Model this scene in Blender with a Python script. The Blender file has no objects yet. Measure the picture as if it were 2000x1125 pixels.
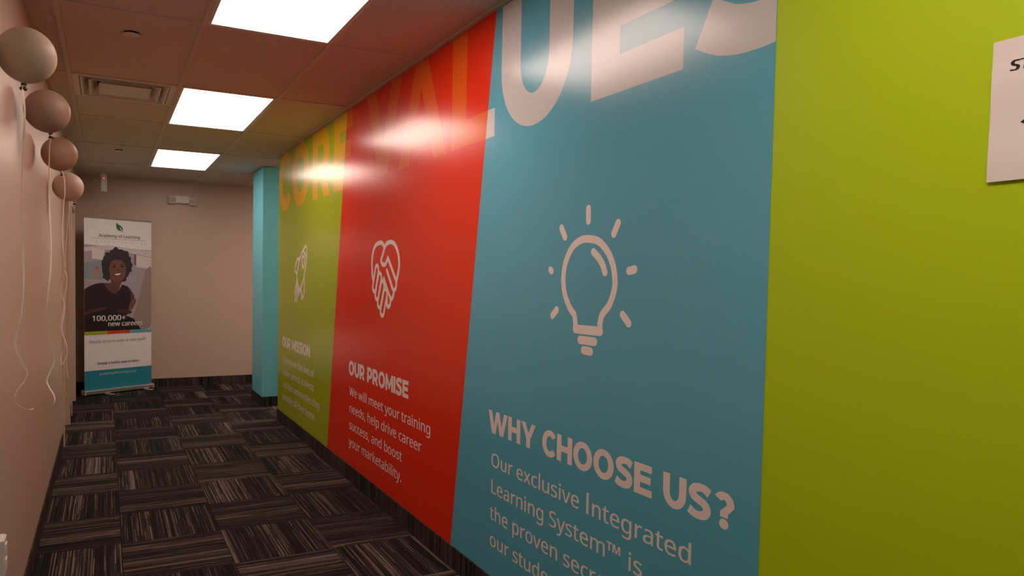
import bpy, bmesh, math, random
from mathutils import Vector, Matrix
from mathutils.geometry import tessellate_polygon, delaunay_2d_cdt

scene = bpy.context.scene
COL = scene.collection

# ------------------------------------------------------------------ camera
cam_data = bpy.data.cameras.new('camera')
cam = bpy.data.objects.new('camera', cam_data)
COL.objects.link(cam)
cam_data.sensor_width = 36.0
cam_data.lens = 24.872
cam_data.shift_x = 0.06134
cam_data.shift_y = 0.01804
cam_data.clip_start = 0.02
r_, u_, f_ = Vector((0.8998, -0.4361, 0.0164)), Vector((0.0021, 0.0420, 0.9991)), Vector((0.4364, 0.8989, -0.0387))
cam.matrix_world = Matrix(((r_.x, u_.x, -f_.x, -0.4164), (r_.y, u_.y, -f_.y, -3.5267), (r_.z, u_.z, -f_.z, 1.4142), (0, 0, 0, 1)))
scene.camera = cam

# ------------------------------------------------------------------ world, exposure
world = bpy.data.worlds.new('world')
scene.world = world
world.use_nodes = True
world.node_tree.nodes['Background'].inputs[0].default_value = (0.0, 0.0, 0.0, 1)
scene.view_settings.view_transform = 'Standard'
scene.view_settings.look = 'None'
scene.view_settings.exposure = 0.0
scene.view_settings.gamma = 1.0
LAMP_COLOR = (1.0, 0.76, 0.67)
LAMP_POWER = 8.6
scene.cycles.use_denoising = True
scene.cycles.max_bounces = 12
scene.cycles.diffuse_bounces = 6

# room numbers (metres): x across the corridor, y along it, z up
WL, WR, H = -0.7385, 1.109, 2.582
YE, YB, YN = 3.460, 6.0035, -6.5
TILE, LONG = 0.6096, 1.2192
BASE = 0.108

# ------------------------------------------------------------------ shader helper
def lin(r, g, b):
    f = lambda c: (c / 255 / 12.92) if c / 255 <= 0.04045 else ((c / 255 + 0.055) / 1.055) ** 2.4
    return (f(r), f(g), f(b), 1.0)

class Sh:
    """small wrapper that builds node expressions"""
    def __init__(self, name):
        self.m = bpy.data.materials.new(name)
        self.m.use_nodes = True
        self.t = self.m.node_tree
        self.b = self.t.nodes['Principled BSDF']
    def new(self, kind, **kw):
        n = self.t.nodes.new(kind)
        for k, v in kw.items():
            setattr(n, k, v)
        return n
    def put(self, sock, v):
        if isinstance(v, (int, float)):
            sock.default_value = v
        elif isinstance(v, tuple):
            sock.default_value = v
        else:
            self.t.links.new(v, sock)
    def math(self, op, a, b=None, c=None):
        n = self.new('ShaderNodeMath', operation=op)
        for i, v in enumerate((a, b, c)):
            if v is not None:
                self.put(n.inputs[i], v)
        return n.outputs[0]
    def coords(self):
        n = self.new('ShaderNodeTexCoord')
        return n.outputs['Object']
    def xyz(self, v):
        n = self.new('ShaderNodeSeparateXYZ')
        self.put(n.inputs[0], v)
        return n.outputs
    def vec(self, x, y, z):
        n = self.new('ShaderNodeCombineXYZ')
        for i, v in enumerate((x, y, z)):
            self.put(n.inputs[i], v)
        return n.outputs[0]
    def noise(self, v, scale, detail=2.0, rough=0.5):
        n = self.new('ShaderNodeTexNoise')
        self.put(n.inputs['Vector'], v)
        n.inputs['Scale'].default_value = scale
        n.inputs['Detail'].default_value = detail
        n.inputs['Roughness'].default_value = rough
        return n.outputs[0]
    def white(self, v):
        n = self.new('ShaderNodeTexWhiteNoise', noise_dimensions='3D')
        self.put(n.inputs['Vector'], v)
        return n.outputs['Value']
    def ramp(self, f, stops):
        n = self.new('ShaderNodeValToRGB')
        self.put(n.inputs[0], f)
        e = n.color_ramp.elements
        while len(e) < len(stops):
            e.new(0.5)
        for i, (p, c) in enumerate(stops):
            e[i].position = p
            e[i].color = c
        return n.outputs[0]
    def mix(self, f, a, b):
        n = self.new('ShaderNodeMix', data_type='RGBA')
        self.put(n.inputs[0], f)
        self.put(n.inputs[6], a)
        self.put(n.inputs[7], b)
        return n.outputs[2]
    def bump(self, h, strength, dist=0.001):
        n = self.new('ShaderNodeBump')
        n.inputs['Strength'].default_value = strength
        n.inputs['Distance'].default_value = dist
        self.put(n.inputs['Height'], h)
        self.t.links.new(n.outputs[0], self.b.inputs['Normal'])
    def base(self, c, rough=0.5, spec=0.5, metal=0.0):
        self.put(self.b.inputs['Base Color'], c)
        self.put(self.b.inputs['Roughness'], rough)
        self.b.inputs['Specular IOR Level'].default_value = spec
        self.b.inputs['Metallic'].default_value = metal
        return self

def mottled(name, c, rough=0.5, spec=0.5, metal=0.0, scale=6.0, amount=0.06, bump=0.0, bscale=180.0, bdist=0.001):
    s = Sh(name)
    p = s.coords()
    n = s.noise(p, scale, 3.0)
    lo = tuple(x * (1 - amount) for x in c[:3]) + (1,)
    hi = tuple(min(1, x * (1 + amount)) for x in c[:3]) + (1,)
    s.base(s.mix(n, lo, hi), rough, spec, metal)
    if bump:
        s.bump(s.noise(p, bscale, 2.0), bump, bdist)
    return s.m

M = {}
def vinyl(name, c, rough=0.21):
    M[name] = mottled(name, c, rough, 0.5, 0, 3.0, 0.03, 0.10, 260.0, 0.0006)
    M[name].node_tree.nodes['Principled BSDF'].inputs['IOR'].default_value = 1.62
vinyl('vinyl_lime', (0.41, 0.52, 0.004, 1))
vinyl('vinyl_red', (0.80, 0.030, 0.002, 1))
vinyl('vinyl_teal', (0.11, 0.47, 0.63, 1))
vinyl('print_white', (0.93, 0.87, 0.84, 1))
vinyl('print_amber', (0.83, 0.50, 0.004, 1))
vinyl('print_orange', (0.80, 0.12, 0.005, 1))
vinyl('print_silver', (0.66, 0.68, 0.68, 1))
M['lime_paint'] = mottled('lime_paint', (0.47, 0.70, 0.003, 1), 0.45, 0.4, 0, 3.0, 0.02, 0.10, 220.0, 0.0006)
M['beige_paint'] = mottled('beige_paint', (0.575, 0.44, 0.345, 1), 0.38, 0.45, 0, 3.0, 0.02, 0.10, 200.0, 0.0006)
M['teal_paint'] = mottled('teal_paint', (0.17, 0.66, 0.78, 1), 0.40, 0.4, 0, 3.0, 0.02, 0.08, 200.0, 0.0006)
M['trim_paint'] = mottled('trim_paint', (0.58, 0.45, 0.36, 1), 0.35, 0.45)
M['grid_metal'] = mottled('grid_metal', (0.64, 0.555, 0.49, 1), 0.5, 0.3)
M['white_metal'] = mottled('white_metal', (0.72, 0.70, 0.68, 1), 0.4, 0.4)
M['white_plastic'] = mottled('white_plastic', (0.78, 0.74, 0.70, 1), 0.38, 0.5)
M['clear_plastic'] = mottled('clear_plastic', (0.55, 0.50, 0.48, 1), 0.2, 0.5)
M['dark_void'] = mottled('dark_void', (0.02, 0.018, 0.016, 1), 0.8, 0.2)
M['aluminium'] = mottled('aluminium', (0.62, 0.60, 0.58, 1), 0.32, 0.5, 0.85)
M['latex_cream'] = mottled('latex_cream', (0.56, 0.44, 0.35, 1), 0.50, 0.35, 0, 14.0, 0.03)
M['latex_tan'] = mottled('latex_tan', (0.33, 0.22, 0.165, 1), 0.50, 0.35, 0, 14.0, 0.03)
M['latex_brown'] = mottled('latex_brown', (0.43, 0.295, 0.21, 1), 0.50, 0.35, 0, 14.0, 0.03)
M['rail_grey'] = mottled('rail_grey', (0.30, 0.26, 0.24, 1), 0.5, 0.4)
M['latex_knot'] = mottled('latex_knot', (0.07, 0.045, 0.035, 1), 0.5, 0.4)  # darker than the balloon skins; the knot's shadow is put into the colour
M['ribbon'] = mottled('ribbon', (0.92, 0.84, 0.78, 1), 0.25, 0.6)
M['paper'] = mottled('paper', (0.84, 0.81, 0.79, 1), 0.75, 0.2, 0, 12.0, 0.02)
M['ink'] = mottled('ink', (0.02, 0.018, 0.018, 1), 0.6, 0.3)
M['banner_white'] = mottled('banner_white', (0.87, 0.85, 0.86, 1), 0.45, 0.35)

def ceiling_tile():
    s = Sh('ceiling_tile')
    p = s.coords()
    holes = s.noise(p, 150.0, 2.0, 0.6)
    soft = s.noise(p, 4.0, 2.0)
    c = s.mix(soft, (0.62, 0.535, 0.47, 1), (0.68, 0.585, 0.515, 1))
    dark = s.ramp(holes, [(0.30, (1, 1, 1, 1)), (0.36, (0, 0, 0, 1))])
    s.base(s.mix(dark, c, (0.30, 0.27, 0.25, 1)), 0.9, 0.15)
    s.bump(holes, 0.25, 0.001)
    return s.m
M['ceiling_tile'] = ceiling_tile()

def carpet(name, upright=False):
    s = Sh(name)
    X, Y, Z = s.xyz(s.coords())
    if upright:
        t = s.math('ADD', X, Y)
        sl = Z
        tid = s.math('FLOOR', s.math('DIVIDE', t, 0.45))
    else:
        i = s.math('FLOOR', s.math('DIVIDE', s.math('ADD', X, 0.346), 0.497))
        j = s.math('FLOOR', s.math('DIVIDE', s.math('SUBTRACT', Y, 0.504), 0.4985))
        par = s.math('FLOORED_MODULO', s.math('ADD', i, j), 2.0)
        inv = s.math('SUBTRACT', 1.0, par)
        t = s.math('ADD', s.math('MULTIPLY', X, inv), s.math('MULTIPLY', Y, par))
        sl = s.math('ADD', s.math('MULTIPLY', Y, inv), s.math('MULTIPLY', X, par))
        tid = s.math('ADD', s.math('MULTIPLY', i, 7.31), s.math('MULTIPLY', j, 13.77))
    line = s.math('FLOOR', s.math('DIVIDE', t, 0.0048))
    r1 = s.white(s.vec(line, tid, 1.0))
    seg = s.math('FLOOR', s.math('ADD', s.math('DIVIDE', sl, 0.21), s.math('MULTIPLY', r1, 5.0)))
    r2 = s.white(s.vec(line, seg, tid))
    band = s.noise(s.vec(s.math('MULTIPLY', t, 5.5), s.math('MULTIPLY', tid, 3.1), 0.0), 1.0, 1.0)
    v = s.math('ADD', s.math('ADD', s.math('MULTIPLY', r1, 0.50), s.math('MULTIPLY', r2, 0.30)), s.math('MULTIPLY', band, 0.85))
    pile = s.noise(s.vec(s.math('MULTIPLY', t, 3.0), sl, 0.0), 220.0, 2.0)
    v = s.math('ADD', v, s.math('MULTIPLY', s.math('SUBTRACT', pile, 0.5), 0.12))
    if upright:
        stops = [(0.50, (0.010, 0.008, 0.007, 1)), (0.80, (0.030, 0.025, 0.022, 1)), (0.95, (0.07, 0.055, 0.045, 1))]
    else:
        v = s.math('MULTIPLY', v, 0.8)
        stops = [(0.52, (0.008, 0.006, 0.006, 1)), (0.68, (0.018, 0.014, 0.013, 1)), (0.80, (0.052, 0.042, 0.037, 1)), (0.98, (0.20, 0.162, 0.14, 1))]
    c = s.ramp(v, stops)
    if not upright:
        fx = s.math('PINGPONG', s.math('DIVIDE', s.math('ADD', X, 0.346), 0.497), 0.5)
        fy = s.math('PINGPONG', s.math('DIVIDE', s.math('SUBTRACT', Y, 0.504), 0.4985), 0.5)
        seam = s.math('LESS_THAN', s.math('MINIMUM', fx, fy), 0.005)
        c = s.mix(s.math('MULTIPLY', seam, 0.8), c, (0.006, 0.005, 0.005, 1))
    s.base(c, 0.9, 0.15)
    s.bump(pile, 0.5, 0.002)
    return s.m
M['carpet'] = carpet('carpet')
M['carpet_base'] = carpet('carpet_base', True)

def glow(name, c, power):
    s = Sh(name)
    s.base((0.8, 0.8, 0.8, 1), 0.4)
    s.b.inputs['Emission Color'].default_value = tuple(c[:3]) + (1,)
    s.b.inputs['Emission Strength'].default_value = power
    return s.m
M['diffuser'] = glow('diffuser', LAMP_COLOR, LAMP_POWER)
M['led_red'] = glow('led_red', (1.0, 0.03, 0.08), 4.0)

# ------------------------------------------------------------------ mesh helpers
def obj(name, bm, mats, parent=None, smooth=False):
    me = bpy.data.meshes.new(name)
    bm.to_mesh(me)
    bm.free()
    for m in (mats if isinstance(mats, (list, tuple)) else [mats]):
        me.materials.append(M[m] if isinstance(m, str) else m)
    if smooth:
        for p in me.polygons:
            p.use_smooth = True
    o = bpy.data.objects.new(name, me)
    COL.objects.link(o)
    if parent:
        o.parent = parent
    return o

def tag(o, label, cat, group=None):
    o['label'] = label
    o['category'] = cat
    if group:
        o['group'] = group
    return o

def structure(o):
    o['kind'] = 'structure'
    return o

def thing(name, label, cat, loc=(0, 0, 0), rotz=0.0, group=None):
    o = bpy.data.objects.new(name, None)
    o.empty_display_size = 0.05
    COL.objects.link(o)
    o.location = loc
    o.rotation_euler = (0, 0, rotz)
    return tag(o, label, cat, group)

def box(bm, x0, y0, z0, x1, y1, z1, mi=0, mat=None):
    vs = [bm.verts.new((x, y, z)) for x in (x0, x1) for y in (y0, y1) for z in (z0, z1)]
    if mat is not None:
        for v in vs:
            v.co = mat @ v.co
    fs = [bm.faces.new([vs[k] for k in q]) for q in ((0, 1, 3, 2), (4, 6, 7, 5), (0, 4, 5, 1), (2, 3, 7, 6), (0, 2, 6, 4), (1, 5, 7, 3))]
    for f in fs:
        f.material_index = mi
    return vs

def boxes(*bs):
    bm = bmesh.new()
    for b in bs:
        box(bm, *b)
    bmesh.ops.recalc_face_normals(bm, faces=bm.faces)
    return bm

def rbox(x0, y0, z0, x1, y1, z1, r, seg=2):
    bm = boxes((x0, y0, z0, x1, y1, z1))
    bmesh.ops.bevel(bm, geom=bm.edges[:], offset=r, segments=seg, affect='EDGES', profile=0.5)
    return bm

def poly(bm, pts, place, mi=0, holes=()):
    """a flat filled outline; place(a, b) gives its 3D point"""
    loops = [[Vector((p[0], p[1], 0)) for p in l] for l in [pts, *holes]]
    flat = [v for l in loops for v in l]
    vs = [bm.verts.new(place(v.x, v.y)) for v in flat]
    for tri in tessellate_polygon(loops):
        if len(set(tri)) == 3:
            try:
                bm.faces.new([vs[k] for k in tri]).material_index = mi
            except ValueError:
                pass

def smooth_path(pts, n=6, closed=False):
    if len(pts) < 3:
        return list(pts)
    P = [Vector(p) for p in pts]
    out = []
    m = len(P)
    for i in range(m - 1):
        p0 = P[i - 1] if i else (P[m - 2] if closed else P[0] * 2 - P[1])
        p1, p2 = P[i], P[i + 1]
        p3 = P[i + 2] if i + 2 < m else (P[1] if closed else P[m - 1] * 2 - P[m - 2])
        for k in range(n):
            t = k / n
            out.append(0.5 * ((2 * p1) + (p2 - p0) * t + (2 * p0 - 5 * p1 + 4 * p2 - p3) * t * t + (3 * p1 - p0 - 3 * p2 + p3) * t ** 3))
    out.append(P[-1])
    return out

def stroke(bm, pts, w, place, caps=True, mi=0):
    """a flat line of width w along pts, round at both ends"""
    P = [Vector(p[:2]) for p in pts]
    n = len(P)
    L, R = [], []
    for i in range(n):
        d0 = (P[i] - P[i - 1]).normalized() if i else None
        d1 = (P[i + 1] - P[i]).normalized() if i < n - 1 else None
        if d0 is None:
            d0 = d1
        if d1 is None:
            d1 = d0
        t = (d0 + d1)
        t = t.normalized() if t.length > 1e-6 else d1
        k = min(1.6, 1 / max(0.35, t.dot(d1)))
        nn = Vector((-t.y, t.x)) * (w / 2 * k)
        L.append(P[i] + nn)
        R.append(P[i] - nn)
    lv = [bm.verts.new(place(*p)) for p in L]
    rv = [bm.verts.new(place(*p)) for p in R]
    for i in range(n - 1):
        bm.faces.new((lv[i], rv[i], rv[i + 1], lv[i + 1])).material_index = mi
    if caps:
        for c in (P[0], P[-1]):
            ring = [bm.verts.new(place(c.x + w / 2 * math.cos(a * math.pi / 8), c.y + w / 2 * math.sin(a * math.pi / 8))) for a in range(16)]
            bm.faces.new(ring).material_index = mi

def flat(a, b):
    return (a, b, 0.0)

def lay(bm, place, to):
    """melt the overlapping flat pieces of bm into one layer and lay it on a surface"""
    vs, fs = [], []
    for f in bm.faces:
        fs.append(list(range(len(vs), len(vs) + len(f.verts))))
        vs += [Vector((v.co.x, v.co.y)) for v in f.verts]
    fs = [l if sum(vs[a].x * vs[b].y - vs[b].x * vs[a].y for a, b in zip(l, l[1:] + l[:1])) > 0 else l[::-1] for l in fs]
    co, _e, tri, _a, _b, _c = delaunay_2d_cdt(vs, [], fs, 1, 1e-6)
    bm.free()
    out = bmesh.new()
    nv = [out.verts.new(place(p.x, p.y)) for p in co]
    x0 = min(v.x for v in vs)
    w = (max(v.x for v in vs) - x0) / 120 + 1e-9
    bins = {}
    for l in fs:
        px = [vs[k].x for k in l]
        for k in range(int((min(px) - x0) / w), int((max(px) - x0) / w) + 1):
            bins.setdefault(k, []).append([(vs[q].x, vs[q].y) for q in l])
    for t in tri:
        c = sum((co[k] for k in t), Vector((0, 0))) / len(t)
        if not any(inside(c, l) for l in bins.get(int((c.x - x0) / w), ())):
            continue
        try:
            out.faces.new([nv[k] for k in t])
        except ValueError:
            pass
    bmesh.ops.delete(out, geom=[v for v in out.verts if not v.link_faces], context='VERTS')
    face_towards(out, to)
    return out

def face_towards(bm, d):
    d = Vector(d)
    bm.normal_update()
    for f in bm.faces:
        if f.normal.dot(d) < 0:
            f.normal_flip()

def tube(bm, pts, r, sides=8):
    P = [Vector(p) for p in pts]
    rings = []
    for i, p in enumerate(P):
        d = (P[min(i + 1, len(P) - 1)] - P[max(i - 1, 0)]).normalized()
        a = d.orthogonal().normalized()
        b = d.cross(a)
        rings.append([bm.verts.new(p + (a * math.cos(k * 2 * math.pi / sides) + b * math.sin(k * 2 * math.pi / sides)) * r) for k in range(sides)])
    for q, s in zip(rings, rings[1:]):
        for k in range(sides):
            bm.faces.new((q[k], q[(k + 1) % sides], s[(k + 1) % sides], s[k]))
    bm.faces.new(rings[0][::-1])
    bm.faces.new(rings[-1])

def lathe(bm, profile, mat=None, seg=32):
    rings = []
    for (r, z) in profile:
        if r < 1e-6:
            rings.append([bm.verts.new((0, 0, z))])
        else:
            rings.append([bm.verts.new((r * math.cos(k * 2 * math.pi / seg), r * math.sin(k * 2 * math.pi / seg), z)) for k in range(seg)])
    for q, s in zip(rings, rings[1:]):
        for k in range(seg):
            k2 = (k + 1) % seg
            if len(q) == 1:
                bm.faces.new((q[0], s[k2], s[k]))
            elif len(s) == 1:
                bm.faces.new((q[k], q[k2], s[0]))
            else:
                bm.faces.new((q[k], q[k2], s[k2], s[k]))
    if mat is not None:
        for v in bm.verts:
            v.co = mat @ v.co
    bmesh.ops.recalc_face_normals(bm, faces=bm.faces)

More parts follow.
